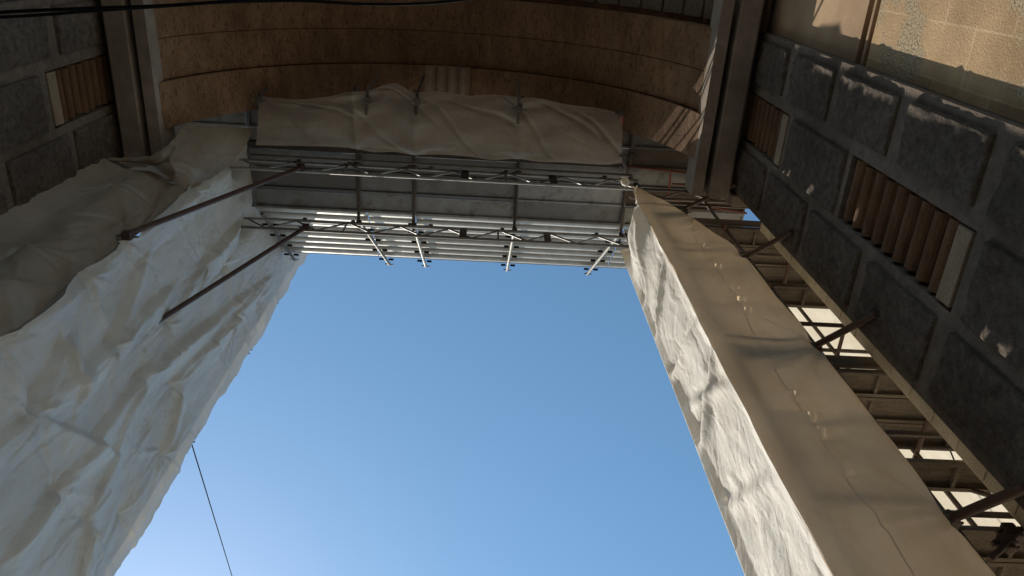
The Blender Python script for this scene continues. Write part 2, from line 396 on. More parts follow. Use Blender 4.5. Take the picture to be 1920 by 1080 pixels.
# ------------------------------------------------------------------ tarpaulins
def tie(px, py): p = onX(px, py, -3.9); return (p[1], p[2])
nodes = [tie(*p) for p in [(155,525),(225,455),(360,357),(0,640),(197,645),(250,708),(35,775),(90,920),(150,975),(307,603),(380,495),(435,590),(420,500),(480,560),(320,720),(300,850),(225,960)]]
creases = [[(0,640),(155,525)],[(155,525),(225,455)],[(225,455),(360,357)],[(360,357),(440,310)],[(197,645),(265,480)],[(197,645),(310,540)],[(250,708),(390,600)],[(250,708),(500,520)],[(35,775),(197,645)],
 [(35,775),(-60,870)],[(90,920),(250,708)],[(90,920),(0,1040)],[(150,975),(250,710)],[(150,975),(130,1100)],[(380,495),(440,420)],[(307,603),(380,495)],[(35,775),(110,640)],[(435,590),(350,680)],[(435,590),(480,540)],
 [(35,775),(0,690)],[(60,790),(190,850)],[(380,640),(420,700)],[(330,740),(300,850)],[(100,640),(120,760)]]
def left_face():
    y = np.linspace(3.24, 6.66, 150); z = np.concatenate([np.linspace(GZ+.2, 4.6, 60), np.linspace(4.62, 16.6, 520)]); Yg, Zg = np.meshgrid(y, z)
    d = .05*fbm(Yg*.9, Zg*.5, 3, 3) + .10
    rmin = np.full(Yg.shape, 9.)
    for k, c in enumerate(nodes):
        d += folds(Yg, Zg, c, 10, .060, .42, k+5, bias=1.45, spread=.13); rmin = np.minimum(rmin, np.hypot(Yg-c[0], Zg-c[1]))
    for k in range(8):   # ties lower down, out of the frame
        for c in ((3.3, 4.2-k*1.2), (4.6, 4.6-k*1.2), (5.8, 4.3-k*1.2)): d += star(Yg, Zg, c, .11, .25, 9, k, .04)
    for k, (a, b_) in enumerate(creases):
        a2 = tie(*a); b2 = tie(*b_); a2, b2 = (a2, b2) if b2[1] > a2[1] else (b2, a2); s, e, t = segd(Yg, Zg, a2, b2); w = .035+.05*np.sin(np.pi*np.clip(t, 0, 1)); A = .035+.012*(k % 3)
        fade = np.exp(-np.maximum(e-np.abs(s), 0)/.15)
        d += fade*2.0*A*(.45+.55*np.sin(np.pi*t)**.5)*np.where(s > 0, np.clip(1-s/.34, 0, 1), np.clip(1+s/(1.1*w), 0, 1))
    for c in ((3.5, 11.85), (4.55, 12.05)): d -= .24*np.exp(-((Yg-c[0])/.16)**2-((Zg-c[1])/.38)**2)
    d += .022*crisp(Yg+.3*Zg, Zg*.6, 1.5, 9) + .008*crisp(Yg-.2*Zg, Zg, 4.2, 12) + .003*crisp(Yg, Zg, 11, 14)
    for yh in (4.38, 5.55): d += .012*(np.clip(1-np.abs(Yg-yh-.03*np.sin(Zg))/.012, 0, 1)) + .006*(Yg > yh+.03*np.sin(Zg))
    Xg = -3.98 + d
    Yg = Yg + .05*np.where(Yg > 6.3, (Yg-6.3)/.36, 0)*fbm(Zg*2.3, Zg*.0+.5, 31, 4)*2 + .05*np.where(Yg > 6.4, 1, 0)*(np.sin(Zg*1.9)**2)
    Xg = Xg - .03*np.clip((Yg-6.5)/.16, 0, 1)**2
    # slope of the free top, folding under the debris fan
    return np.stack([Xg, Yg, Zg], -1)
P = left_face()
q = MB(); q.open = True; q.grid(P)
o = q.build('tarpaulin', M['tarp_left']); tag(o, 'long white tarpaulin wrapping the street side of the left scaffold, pinched at many ties', 'tarpaulin')

# corner sheet between pier and left scaffold (shade put into its colour)
def P3(px, py, pl, c): return tuple({'x': onX, 'y': onY, 'z': onZ}[pl](px, py, c))
zs = [GZ+.2, 1.5, 4.0, 5.6, 7.0, 7.9, 9.0, 9.65]
ctrl = []
for i, z_ in enumerate(zs):
    yc = 3.27; sag = .03*math.sin(i*1.9)
    ctrl.append([(-4.86, 2.86, z_), (-4.62, 2.98+sag*.5, z_+.02), (-4.30, 3.06-.06+sag, z_+.05), (-4.03, 3.16, z_+.08), (-3.90, yc+.02, z_+.10), (-3.99, yc+.12, z_+.10)])
A = patch(ctrl, 80, 420)
n_ = normals(A); U, V = np.meshgrid(np.linspace(0, 1, 80), A[:, 0, 2]); 
d = .03*fbm(U*2, V*.7, 41, 3) + .012*fbm(U*6, V*2.2, 44, 3)
for k, (u0, z0) in enumerate([(.55, 5.2), (.35, 7.0), (.62, 8.1), (.3, 8.9), (.4, 3.6), (.5, 6.3)]): d += folds(U*1.1, V, (u0*1.1, z0), 7, .04, .45, k+70, bias=1.2)
s, e, t = segd(U*1.1, V, (.62, 9.6), (1.0, 7.85)); d += np.exp(-e/.25)*.05*np.exp(-(s/.05)**2)
s, e, t = segd(U*1.1, V, (.1, 9.4), (.9, 7.9)); d += .05*np.clip(1-np.abs(s)/.16, 0, 1)
s, e, t = segd(U*1.1, V, (.05, 8.0), (.95, 6.6)); d += .055*np.clip(1-np.abs(s)/.2, 0, 1)
s, e, t = segd(U*1.1, V, (.05, 6.9), (.95, 5.6)); d += .05*np.clip(1-np.abs(s)/.17, 0, 1)
d += .018*crisp(U*1.1+.2*V, V*.6, 2.0, 49) + .004*crisp(U, V, 7, 51)
edge = np.clip(np.minimum(U*.38, 1-U)/.12, 0, 1)**1.3
A = A + n_*(d*edge)[..., None]*-.85
q = MB(); q.open = True; q.grid(A)
# flap that rises over the impost to the girders
fl = [[(-4.86, 2.90, 9.68), (-4.62, 2.93, 9.72), (-4.30, 2.97, 9.72), (-4.03, 3.16, 9.72), (-3.885, 3.28, 9.75)],
      [P3(225,303,'y',2.93), P3(262,300,'y',2.90), P3(305,298,'y',2.82), P3(360,310,'y',3.0), P3(395,335,'x',-3.84)],
      [P3(300,306,'y',2.86), P3(312,290,'y',2.80), P3(330,262,'y',2.70), P3(385,275,'y',2.85), P3(435,300,'y',3.28)],
      [P3(318,296,'y',2.80), P3(326,270,'y',2.72), P3(348,234,'y',2.62), P3(410,238,'y',2.75), P3(480,240,'y',2.95)]]
B = patch(fl, 70, 60); n_ = normals(B); U, V = np.meshgrid(np.linspace(0, 2, 70), np.linspace(0, 1.5, 60))
ed = np.clip((1.5-V)/.15, 0.15, 1)*np.clip(V/.2, 0, 1)
B = B + n_*(ed*(.03*fbm(U*2.3, V*2.3, 71, 3)+.035*crisp(U*1.5+V, V, 1.6, 75)+folds(U, V, (1.1, .5), 8, .04, .35, 78)+folds(U, V, (.5, 1.1), 7, .04, .3, 79)))[..., None]
q.grid(B)
o = q.build('tarpaulin', M['tarp_shade_tint']); tag(o, 'tarpaulin corner flap, shade put into its tan colour, hung over the left impost beside the stone pier', 'tarpaulin')

ctrl = [[(x_, 6.86+.05*math.sin(x_*3+i), z_) for x_ in (-8.5, -7, -5.8, -4.9, -4.06)] for i, z_ in enumerate((GZ+.2, 1, 4, 7, 10, 13, 16.3))]  # added sheet, mostly out of view, dims the sun behind the corner flap
A = patch(ctrl, 60, 200); A[..., 1] += .03*ridge(A[..., 0]*2, A[..., 2]*1.2, 260)
q = MB(); q.open = True; q.grid(A); o = q.build('tarpaulin', M['tarp_shade_tint']); tag(o, 'added tarpaulin blocking sun at the sky end of the left scaffold, mostly hidden', 'tarpaulin')
SPOTS = [(9.45, .10), (9.12, .08), (8.50, .07), (8.36, .05), (7.72, .12), (7.05, .05), (6.78, .10), (6.50, .14), (5.45, .10), (4.90, .07), (4.55, .10), (4.33, .13), (3.9, .2)]
def beam_win(z, dz):
    r = 0
    for c, h in SPOTS: r = np.maximum(r, np.clip((h*.5+.04-np.abs(z-dz-c))/.05, 0, 1))
    return r
# right tower: smooth sheet facing the archway
def near_edge(z_): return float(np.interp(z_, [-2, 4.2, 6.7, 9.0, 10.9, 11.75], [3.38, 3.37, 3.36, 3.32, 2.84, 2.34]))
zs = [GZ+.2, 1.5, 3.2, 4.2, 5.4, 6.7, 7.8, 9.0, 10.0, 10.9, 11.45, 11.78]
ctrl = []
for i, z_ in enumerate(zs):
    xe = near_edge(z_); xs = 2.26 + (.0 if z_ < 11 else .02); row = []
    for u in (0, .08, .3, .6, .9, 1.0):
        row.append((xs+(xe-xs)*u, 3.5 + (.02 if u == 0 else .0) + .05*math.sin(math.pi*u)*math.sin(i*1.7+.5) + (.05 if u == 1 else 0), z_))
    ctrl.append(row)
A = patch(ctrl, 60, 330); X_, Z_ = A[..., 0], A[..., 2]
d = .02*fbm(X_*1.5, Z_*.6, 91, 3) + .008*crisp(X_+.3*Z_, Z_*.7, 2.5, 93) + .03*fbm(X_*2.2, Z_*1.1, 97, 2)
for c, dp in (((3.34, 6.70), .10), ((3.36, 4.22), .10), ((3.30, 9.05), .07)):
    r = np.hypot(X_-c[0], Z_-c[1]); th = np.arctan2(Z_-c[1], X_-c[0])
    d += .4*dp*np.exp(-r/.35) + folds(X_, Z_, c, 13, .06, .6, int(c[1]*10), w0=.015, spread=.14)
    s, e, t = segd(X_, Z_, c, (2.55, c[1]-.15)); d += .035*np.exp(-(s/.06)**2)*(1-t)
    s, e, t = segd(X_, Z_, c, (2.9, c[1]-1.6)); d -= .03*np.exp(-(s/.10)**2)*(1-t*.6)
A[..., 1] += -d
xs_ = 2.815
gap = .11*beam_win(A[..., 2], .826)    # added slits: lapped edges stand apart to let sun flecks through
L_ = A.copy(); f_ = (xs_+.005-2.26)/(np.maximum(A[:, -1:, 0], xs_+.03)-2.26)
def sub(A, u0, u1, n):    # re-sample columns between fractions u0..u1 of the width
    U = (u0 + (u1-u0)*np.linspace(0, 1, n)[None, :])*(A.shape[1]-1) if np.ndim(u0) or np.ndim(u1) else None
    i = np.clip(np.floor(U).astype(int), 0, A.shape[1]-2); fr = (U-i)[..., None]; r = np.arange(A.shape[0])[:, None]
    return A[r, i]*(1-fr)+A[r, i+1]*fr
beam_seam = np.clip((xs_-A[:, :1, 0])/(A[:, -1:, 0]-A[:, :1, 0]), 0, .97)
Lp = sub(A, np.zeros_like(beam_seam), beam_seam+.003, 36); Rp = sub(A, beam_seam-.003+.035*np.clip(gap[:, :1]/.11, 0, 1), np.ones_like(beam_seam), 36)
gz = np.clip(gap[:, :1], 0, 1)
Lp[..., 1] -= (.002+gz*.45)*np.linspace(0, 1, 36)[None, :]**6; Rp[..., 1] += (gz*.5)*np.linspace(1, 0, 36)[None, :]**6
q = MB(); q.open = True; q.grid(Lp); q.grid(Rp)
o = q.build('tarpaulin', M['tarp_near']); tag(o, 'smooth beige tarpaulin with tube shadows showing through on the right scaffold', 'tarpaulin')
# right tower: crumpled sunlit sheet facing the gap
y = np.linspace(3.47, 4.60, 100); z = np.linspace(GZ+.2, 11.85, 800); Yg, Zg = np.meshgrid(y, z)
u = (Yg-3.47)/1.13
wf = .35+.65*np.sin(np.pi*np.clip(u, 0, 1))**.7
d = -.01 + wf*(.055*fbm(Yg*1.4, Zg*.6, 120, 3) + .015*ridge(Yg*2.2+Zg*.35, Zg*.9, 121) + .013*crisp(Yg-.25*Zg, Zg*.7, 2.6, 122) + .004*crisp(Yg+.3*Zg, Zg*.8, 7, 124) + .0015*crisp(Yg, Zg*.9, 17, 126))
for (y0, z0, y1, z1, A_, w) in [(3.55, 9.0, 4.55, 8.7, .16, .10), (3.5, 7.15, 4.5, 7.7, .17, .09), (3.5, 6.5, 4.55, 6.35, .18, .11), (3.5, 5.9, 4.4, 6.9, .10, .07), (3.6, 10.3, 4.5, 9.6, .10, .1), (3.5, 4.6, 4.5, 5.4, .08, .08)]:
    s, e, t = segd(Yg, Zg, (y0, z0), (y1, z1)); d += .45*wf*(A_*np.exp(-(s/w)**2)*.8 - A_*.6*np.exp(-((s+1.8*w)/w)**2))*np.exp(-np.maximum(e-abs(s), 0)/.1)
d += .20*np.exp(-((Zg-10.5)/.6)**2)*np.exp(-((u-.35)/.4)**2)
d = np.where(u < .12, d*(u/.12)+(.03)*(1-u/.12), d)
d = np.where(u > .9, d*(1-u)/.1 + .05*(u-.9)/.1, d)
rag = np.clip(1-u/.25, 0, 1)
Xg = 2.30 - d + rag*(.03*fbm(Zg*1.3, Yg*0, 140, 3)-.012)
Xg += np.clip((Zg-11.0)/.85, 0, 1)**2*.12
Xg[:, -1] = 2.25
Yg2 = Yg - rag*(-.02) + + .02*u
Wn = beam_win(Zg[:, -1], 1.652); G_ = np.stack([Xg, Yg2, Zg], -1)  # notches added in the far edge to admit the sun flecks
wrap = [np.stack([2.25+a*(1-Wn), np.full_like(Wn, 4.62)+b_*(1-Wn), Zg[:, -1]], -1) for a, b_ in ((.015, .022), (.06, .035), (.12, .035), (.20, .03))]
G_ = np.concatenate([G_]+[w_[:, None] for w_ in wrap], 1)
q = MB(); q.open = True; q.grid(G_)
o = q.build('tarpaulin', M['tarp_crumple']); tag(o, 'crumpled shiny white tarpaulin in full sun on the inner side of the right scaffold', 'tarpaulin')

# sunlit outer sheet seen through the gap beside the right pier
ctrl = [[(x_, 4.68+.04*min(1,x_-2.22)*math.sin(x_*3+i), z_) for x_ in (2.35, 3.0, 3.8, 4.6, 5.4, 6.4)] for i, z_ in enumerate((GZ+.2, 1, 3, 5, 7, 8.6, 10, 12.0))]
A = patch(ctrl, 70, 520); d = .02*ridge(A[..., 0]*2.5, A[..., 2]*1.8, 160)+.02*fbm(A[..., 0], A[..., 2], 161, 3); A[..., 1] += d*np.clip((A[..., 0]-2.4)/.5, 0, 1)
fe = np.clip(1-(A[..., 0]-2.22)/.5, 0, 1); A[..., 1] += .0*fe; A[..., 0] += fe*(.0+.0*beam_win(A[..., 2], 1.652))
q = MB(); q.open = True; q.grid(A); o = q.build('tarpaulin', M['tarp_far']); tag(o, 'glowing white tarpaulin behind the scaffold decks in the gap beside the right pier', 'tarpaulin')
# sheet slung under the deck inside the arch
top_edge = [(487,181),(560,186),(620,180),(655,171),(690,170),(725,158),(745,157),(778,172),(830,172),(880,180),(930,178),(972,182),(1010,184),(1060,195),(1120,203),(1167,213)]
bot_edge = [(480,272),(560,274),(620,275),(672,279),(700,285),(740,285),(775,290),(830,290),(880,294),(925,300),(972,297),(1010,303),(1060,305),(1110,308),(1140,309),(1166,306)]
rowsP = []
for f_ in (0, .12, .3, .6, .88, 1):
    r_ = []
    for (a, b_) in zip(top_edge, bot_edge):
        px = a[0]*(1-f_)+b_[0]*f_; py = a[1]*(1-f_)+b_[1]*f_
        zz = 11.42 + .28*f_ + (.10*math.sin(math.pi*f_)*-1)
        r_.append(tuple(onZ(px, py, zz)))
    rowsP.append(r_)
A = patch(rowsP, 260, 70); n_ = normals(A)
X_ = A[..., 0]; T = np.linspace(0, 1, 70)[:, None]*np.ones((1, 260))
d = .03*fbm(X_*1.2, T*3, 201, 3) + .012*ridge(X_*1.5+T*.8, T*6, 203)
for xp in (-2.0, -1.12, .46):
    s = X_-xp; d += -.09*np.exp(-np.abs(s)/.10)*(.4+.6*np.abs(2*T-1)**.6) + .05*np.exp(-np.abs(s)/.35)*np.sin(T*19+xp*5+np.abs(s)*6)*.4
for k in range(9):
    x0 = -3.4+.6*k; s, e, t = segd(X_, T*.9, (x0, .05+.1*(k % 3)), (x0+.75, .75-.3*(k % 2))); d += .025*np.exp(-(s/.03)**2)*np.exp(-np.maximum(e-abs(s), 0)/.1)
A = A + np.where(n_[..., 2:] > 0, -1, 1)*n_*-(d*(1-.75*T**5))[..., None]
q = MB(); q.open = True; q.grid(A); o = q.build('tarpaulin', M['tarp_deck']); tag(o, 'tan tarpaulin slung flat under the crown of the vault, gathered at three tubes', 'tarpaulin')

# ------------------------------------------------------------------ tubes, couplers
def coupler(mb, p, ax='y', s=.045):
    x, y, z = p
    mb.box(x-s, x+s, y-s, y+s, z-s*.8, z+s*.8, b=.012)
    d = {'x': (1, 0, 0), 'y': (0, 1, 0), 'z': (0, 0, 1)}[ax]
    a = Vector(p)+Vector((s*1.2, .02, 0)); mb.tube(a, a+Vector((.05, .0, .03)), .011, 6)
    a = Vector(p)-Vector((s*1.2, 0, .01)); mb.tube(a, a-Vector((.045, .0, .02)), .014, 6)

def cpl(parent, m, p, s=.045, nm='coupler'):
    a = MB(); coupler(a, tuple(p), s=s); return a.build(nm, m, parent)
# lattice girders spanning between the two scaffolds
def girder(y, zb, zt, x0, x1, label, dy=0):
    t = thing('lattice_girder', label, 'girder', (x0, y, zb), 'lattice girders over the street')
    sl = .0
    a = MB(); a.tube((x0+.12, y, zt), (x1, y, zt)); a.build('top_chord', M['truss'], t)
    a = MB(); a.tube((x0-.12, y, zb), (x1, y, zb)); a.build('bottom_chord', M['truss'], t)
    st = .405; k = 0; x = x0+.18
    while x+st < x1:
        a = MB()
        if k % 2 == 0: a.tube((x, y, zt-.01), (x+st, y, zb+.01), .016, 8)
        else: a.tube((x, y, zb+.01), (x+st, y, zt-.01), .016, 8)
        a.build('lacing_bar', M['truss'], t)
        if k % 6 == 3:
            a = MB(); a.tube((x+st+.02, y, zt), (x+st+.02+.0, y, zb), .018, 8); a.build('post', M['truss'], t); x += .10
        x += st; k += 1
    a = MB()
    for xs in (-.35, 1.05): 
        if x0 < xs < x1:
            a = MB(); a.box(xs-.06, xs+.06, y-.03, y+.03, zb+.0, zt+.0, b=.012); a.build('splice_post', M['pipe'], t)
    for xs in (-3.0, -2.2, -1.25, -.9, .3, .5, 1.9): 
        if x0 < xs < x1: cpl(t, M['pipe'], (xs, y-.02, zt+.02), .034)
girder(3.5, 11.62, 12.07, -4.05, 2.45, 'lattice girder nearer to the stone vault, spanning between both wrapped scaffolds')
girder(4.55, 11.84, 12.25, -4.12, 2.42, 'lattice girder farther from the vault, below the bright sloping debris canopy')
def girder2():
    t = thing('lattice_girder', 'short dark lattice girder end crossing behind the stone pier at the right', 'girder', (2.2, 3.62, 11.6), 'lattice girders over the street')
    a = MB(); a.tube((2.25, 3.62, 12.02), (4.6, 3.62, 12.1)); a.build('top_chord', M['pipe'], t)
    a = MB(); a.tube((2.25, 3.62, 11.55), (4.6, 3.62, 11.63)); a.build('bottom_chord', M['pipe'], t)
    for k in range(5):
        a = MB(); x = 2.35+.42*k; z0, z1 = ((12.0, 11.6), (11.6, 12.0))[k % 2]; a.tube((x, 3.62, z0+.03), (x+.42, 3.62, z1+.03), .016, 8); a.build('lacing_bar', M['pipe'], t)
girder2()

# cross tubes under the deck
names = ['first', 'second', 'third', 'fourth']
for k, x in enumerate((-2.12, -1.2, .5, 2.32)):
    t = thing('cross_tube', names[k]+' steel cross tube from the left under the deck, running over both girders', 'scaffold tube', (x, 3.4, 12.3), 'cross tubes carrying the deck')
    a = MB(); a.tube((x, 2.3, 12.36), (x, 4.66, 12.36), .027, 12); a.build('tube', M['pipe'], t)
    for yy, zz in ((3.5, 12.19), (4.55, 12.31), (3.15, 12.3)): cpl(t, M['pipe'], (x+.01, yy, zz))
# drop tubes and edge ledger holding the slung sheet
t = thing('sheet_rail', 'long dark ledger rail along the lower hem of the slung tarpaulin', 'scaffold tube', (-.7, 3.2, 12))
a = MB(); a.box(-3.75, 2.1, 3.16, 3.26, 11.93, 12.07, b=.006); a.build('beam', M['pipe'], t)
a = MB(); a.tube((-3.7, 3.36, 11.9), (2.3, 3.36, 11.9), .02); a.build('tube', M['pipe'], t)
for k, (px, py, py2) in enumerate(((486,178,200), (690,168,215), (783,172,215), (974,181,232))):
    t = thing('hanger_tube', ['left end', 'second from the left', 'third from the left', 'rightmost'][k]+' dark hanger tube poking through the upper hem of the slung tarpaulin', 'scaffold tube', tuple(onZ(px, py, 11.35)), 'hanger tubes through the slung tarpaulin')
    p0 = Vector(onZ(px, py, 11.38)); p1 = Vector(onZ(px-3, py2, 11.40)); a = MB(); a.tube(p0, p1, .022); a.tube(p0, p0+Vector((0, -.05, 1.0)), .022)
    a.build('tube', M['pipe'], t); a = MB(); coupler(a, tuple(onZ(px, (py+py2)/2-3, 11.33))); a.build('coupler', M['pipe'], t)
t = thing('edge_tube', 'dark red tube closing the right edge of the slung tarpaulin', 'scaffold tube', tuple(onZ(1166, 214, 11.4)))
a = MB(); p0 = Vector(onZ(1166, 212, 11.4)); p1 = Vector(onZ(1162, 288, 11.66)); p2 = Vector(onZ(1178, 325, 11.8)); a.tube(p0, p1, .028); a.build('tube', M['red'], t)
a = MB(); a.tube(p1, p2, .024); a.build('lower_tube', M['pipe'], t); cpl(t, M['pipe'], p0); cpl(t, M['pipe'], p1)

# steel deck planks
def plank_prof(y0, w, z0, h=.05, lip=.035, th=.003):
    y1 = y0+w
    return [(y0+lip, z0), (y0, z0), (y0, z0+h), (y1, z0+h), (y1, z0), (y1-lip, z0), (y1-lip, z0+th), (y1-th, z0+th), (y1-th, z0+h-th), (y0+th, z0+h-th), (y0+th, z0+th), (y0+lip, z0+th)]
bays = [(-3.86, -2.125), (-2.115, -1.205), (-1.195, .495), (.505, 2.345)]
bn = ['leftmost bay', 'second bay from the left', 'third bay from the left', 'fourth bay beside the right tower']
rn = ['nearest the arch', 'second from the arch', 'middle', 'fourth from the arch', 'outermost']
def plank(x0, x1, y0, w, z0, m, lab, grp):
    t = MB(); pr = plank_prof(y0, w, z0); t.prism_x(pr, x0, x1, True)
    for xx in (x0+.005, x1-.03): t.box(xx, xx+.025, y0+.006, y0+w-.006, z0+.004, z0+.045)
    nr = int((x1-x0)/.12)
    for yy in (y0+.012, y0+w-.012):
        for k in range(nr): 
            xx = x0+.06+k*.12; t.box(xx-.006, xx+.006, yy-.006, yy+.006, z0-.006, z0+.001)
    o = t.build('deck_plank', m); return tag(o, lab, 'deck plank', grp)
for bi, (x0, x1) in enumerate(bays):
    for k in range(5):
        plank(x0, x1, 2.73+.335*k, .325, 12.40+.012*((bi+k) % 2), M['galv'], 'steel plank %s, %s of the high deck' % (rn[k], bn[bi]), 'steel planks of the high deck')
for k in range(5):
    plank(2.352, 4.4, 2.73+.335*k, .325, 12.40, M['timber'] if k % 2 else M['galv'], 'brownish deck plank %s, right of the slung sheet' % rn[k], 'planks right of the slung sheet')
    plank(-6.0, -3.865, 2.73+.335*k, .325, 12.40, M['galv'], 'dim deck plank %s, behind the tan left flap' % rn[k], 'planks left of the slung sheet')
for (px0, py0, px1, py1) in ((1180,305,1305,315), (1258,318,1256,345), (1180,345,1300,352)):
    pass
t = thing('red_frame', 'red painted steel frame bracing under the deck between slung sheet and right impost', 'steel frame', (2.8, 3.3, 12.2))
for a_, b_ in (((1178,312),(1306,326)), ((1258,320),(1253,372)), ((1240,372),(1400,400)), ((1260,345),(1310,347))):
    a = MB(); a.tube(onZ(*a_, 12.28), onZ(*b_, 12.28), .018, 8); a.build('rail', M['red'], t)

# debris canopy: corrugated sheets sloping up and out
def canopy(x0, x1, lab, m):
    t = MB(); pr = []; pitch = .25; L = 2.01; s45 = math.sqrt(.5)
    pts = []; n = int(L/pitch)
    for k in range(n):
        a = k*pitch
        for u, h in ((0, .0), (.03, -.014), (.075, -.024), (.12, -.022), (.16, -.008), (.18, .03), (.225, .035), (.244, .01)): pts.append((a+u, h))
    low = [(4.43+(a*s45)+h*s45*-1*-1*0 - h*0, 12.47+a*s45) for a, h in pts]
    low = [(4.385+a*s45-h*s45, 12.425+a*s45+h*s45) for a, h in pts]
    up = [(y_-.004*s45, z_+.004*s45) for y_, z_ in low]
    t.prism_x(low+up[::-1], x0, x1, True)
    o = t.build('canopy_sheet', m); return tag(o, lab, 'metal sheet', 'corrugated sheets of the debris canopy')
cb = [(-3.86, -2.0), (-1.985, -1.19), (-1.175, .49), (.505, 2.4), (2.415, 4.2)]
cn = ['leftmost corrugated sheet of the sloping canopy, partly in shadow', 'narrow corrugated sheet second from the left of the sloping canopy', 'corrugated canopy sheet in the middle above the open street', 'bright corrugated canopy sheet beside the right scaffold', 'corrugated canopy sheet hidden behind the right scaffold top']
for (x0, x1), l_ in zip(cb, cn): canopy(x0, x1, l_, M['galv_bright'])
for k, (xa, xb) in enumerate(((-3.74, -3.62), (-2.14, -1.80), (-1.22, -1.10), (.52, .48), (2.34, 2.05))):
    t = thing('canopy_bracket', ['leftmost dark', 'second from the left, slanting bright', 'third from the left, bright', 'fourth, upright bright', 'rightmost, slanting bright'][k]+' tube bracket under the debris canopy', 'bracket', (xa, 4.5, 12.3), 'tube brackets under the canopy')
    a = MB(); p0 = Vector((xa, 4.50, 12.38)); p1 = Vector((xb, 5.93, 13.82)); a.tube(p0, p1, .026, 12); a.build('tube', M['bracket'] if k else M['pipe'], t)
    cpl(t, M['truss'], p1+Vector((0, -.03, -.03)), .024)
    for j in range(4):
        q_ = p0.lerp(p1, .22+.22*j)
        for sx in (-1, 1): a = MB(); a.box(q_.x+sx*.09-.045, q_.x+sx*.09+.045, q_.y-.012, q_.y+.02, q_.z+.015, q_.z+.045); a.build('clip', M['cable'], t)

# knee braces on the left, tie tubes on the right
for k, (p, q2) in enumerate((((-3.88, 3.20, 7.90), (-2.86, 3.44, 11.62)), ((-3.90, 4.42, 7.98), (-2.90, 4.52, 11.9)))):
    t = thing('knee_brace', ['dark red diagonal tube rising from the left tarpaulin to the nearer girder', 'dark red diagonal tube rising from the left tarpaulin to the farther girder'][k], 'scaffold tube', p, 'diagonal tubes under the girders')
    a = MB(); a.tube(p, q2, .034, 12); a.build('tube', M['rusty'], t); a = MB(); coupler(a, q2, s=.055); a.build('coupler', M['rusty'], t)
    if k == 0: a = MB(); coupler(a, tuple(Vector(p)+Vector((.03, 0, 0))), s=.05); a.build('coupler', M['rusty'], t)
for k, (a0, a1, r_) in enumerate((((1380,345),(1285,390),.028), ((1486,434),(1398,482),.030), ((1645,588),(1533,646),.034), ((1925,913),(1788,970),.036))):
    p = onX(*a0, 3.345) ; q2 = onY(*a1, 3.53)
    t = thing('tie_tube', ['topmost', 'second highest', 'third highest', 'lowest and thickest'][k]+' dark tie tube from the right stone pier to the beige tarpaulin edge', 'scaffold tube', tuple(p), 'tie tubes between pier and tarpaulin')
    a = MB(); a.tube(p, q2, r_, 12); a.build('tube', M['rusty'], t)
    a = MB(); a.tube(q2, Vector(q2)+Vector((-.9, .02, .05)), .024); a.build('inner_tube', M['pipe'], t); cpl(t, M['pipe'], Vector(q2)+Vector((.0, .05, 0)))

# right scaffold frame behind the sheets
t = thing('right_scaffold', 'tall steel scaffold with decks and braces between the beige tarpaulin and the right pier', 'scaffold', (3.0, 4.0, GZ))
for i, (x, y) in enumerate([(2.45, 3.61), (2.40, 4.50), (3.42, 4.50), (3.46, 3.66), (4.45, 3.75), (4.45, 4.50), (5.5, 4.5)]):
    a = MB(); a.tube((x, y, GZ), (x, y, 12.3), (.026 if i else .04)); a.build('standard', M['pipe'], t)
lv = [10.42, 8.42, 6.42, 4.42, 2.42]
for z_ in lv:
    for y in (3.62, 4.46):
        for dz in ((.0, 1.0) if y < 4 else (.0,)): a = MB(); a.tube((2.45, y, z_-.05+dz), (6.0, y, z_-.05+dz)); a.build('ledger', M['pipe'], t)
    for x in (2.55, 3.42, 4.45): a = MB(); a.tube((x, 3.56, z_-.1), (x, 4.7, z_-.1)); a.build('transom', M['rusty'], t)
    a = MB(); a.tube((3.45, 4.52, z_-1.9), (4.45, 4.52, z_-.1), .02); a.build('brace', M['rusty'], t)
    a = MB(); a.tube((4.3, 3.7, z_-1.9), (3.5, 4.45, z_-.1), .02); a.build('brace', M['pipe'], t)
    if z_ in (6.42, 10.42): a = MB(); a.box(2.5, 6.0, 3.58, 3.61, z_+.0, z_+.2); a.build('toe_board', M['timber'], t)
def sdeck(z_, ks, lab):
    for k in ks:
        tt = MB(); y0 = 3.64+.29*k; tt.prism_x(plank_prof(y0, .28, z_), 2.5, 5.4, True)
        for xx in (3.0, 3.9, 4.8): tt.box(xx, xx+.03, y0+.01, y0+.27, z_+.004, z_+.04)
        o = tt.build('deck_plank', M['timber']); tag(o, '%s plank of the %s, beside right pier' % (['nearest', 'middle', 'farthest'][k], lab), 'deck plank', 'planks of the right scaffold')
sdeck(10.42, (0, 1, 2), 'top deck'); sdeck(8.42, (0,), 'second deck down'); sdeck(5.0, (0,), 'narrow stage'); sdeck(6.42, (0, 1, 2), 'middle deck'); sdeck(4.22, (0, 1), 'lowest visible deck')
# left scaffold frame
t = thing('left_scaffold', 'steel scaffold hidden behind the left tarpaulin, couplers showing along its sky edge', 'scaffold', (-4.4, 5, GZ))
for i, (x, y) in enumerate([(-4.15, 3.5), (-4.15, 4.55), (-4.15, 5.6), (-4.05, 6.60), (-5.1, 6.60), (-5.1, 4.55)]):
    a = MB(); a.tube((x, y, GZ), (x, y, 16.4), .026); a.build('standard', M['pipe'], t)
for z_ in [2.42+2*k for k in range(7)]:
    a = MB(); a.tube((-4.15, 3.2, z_), (-4.15, 6.75, z_)); a.build('ledger', M['pipe'], t)
    a = MB(); a.tube((-4.05, 6.62, z_), (-5.3, 6.62, z_)); a.build('ledger', M['pipe'], t)
a = MB()
for px, py in ((520,568),(516,572),(508,585),(497,603),(470,655),(465,662),(360,828)):
    cpl(t, M['pipe'], onY(px-7, py, 6.74), .028)

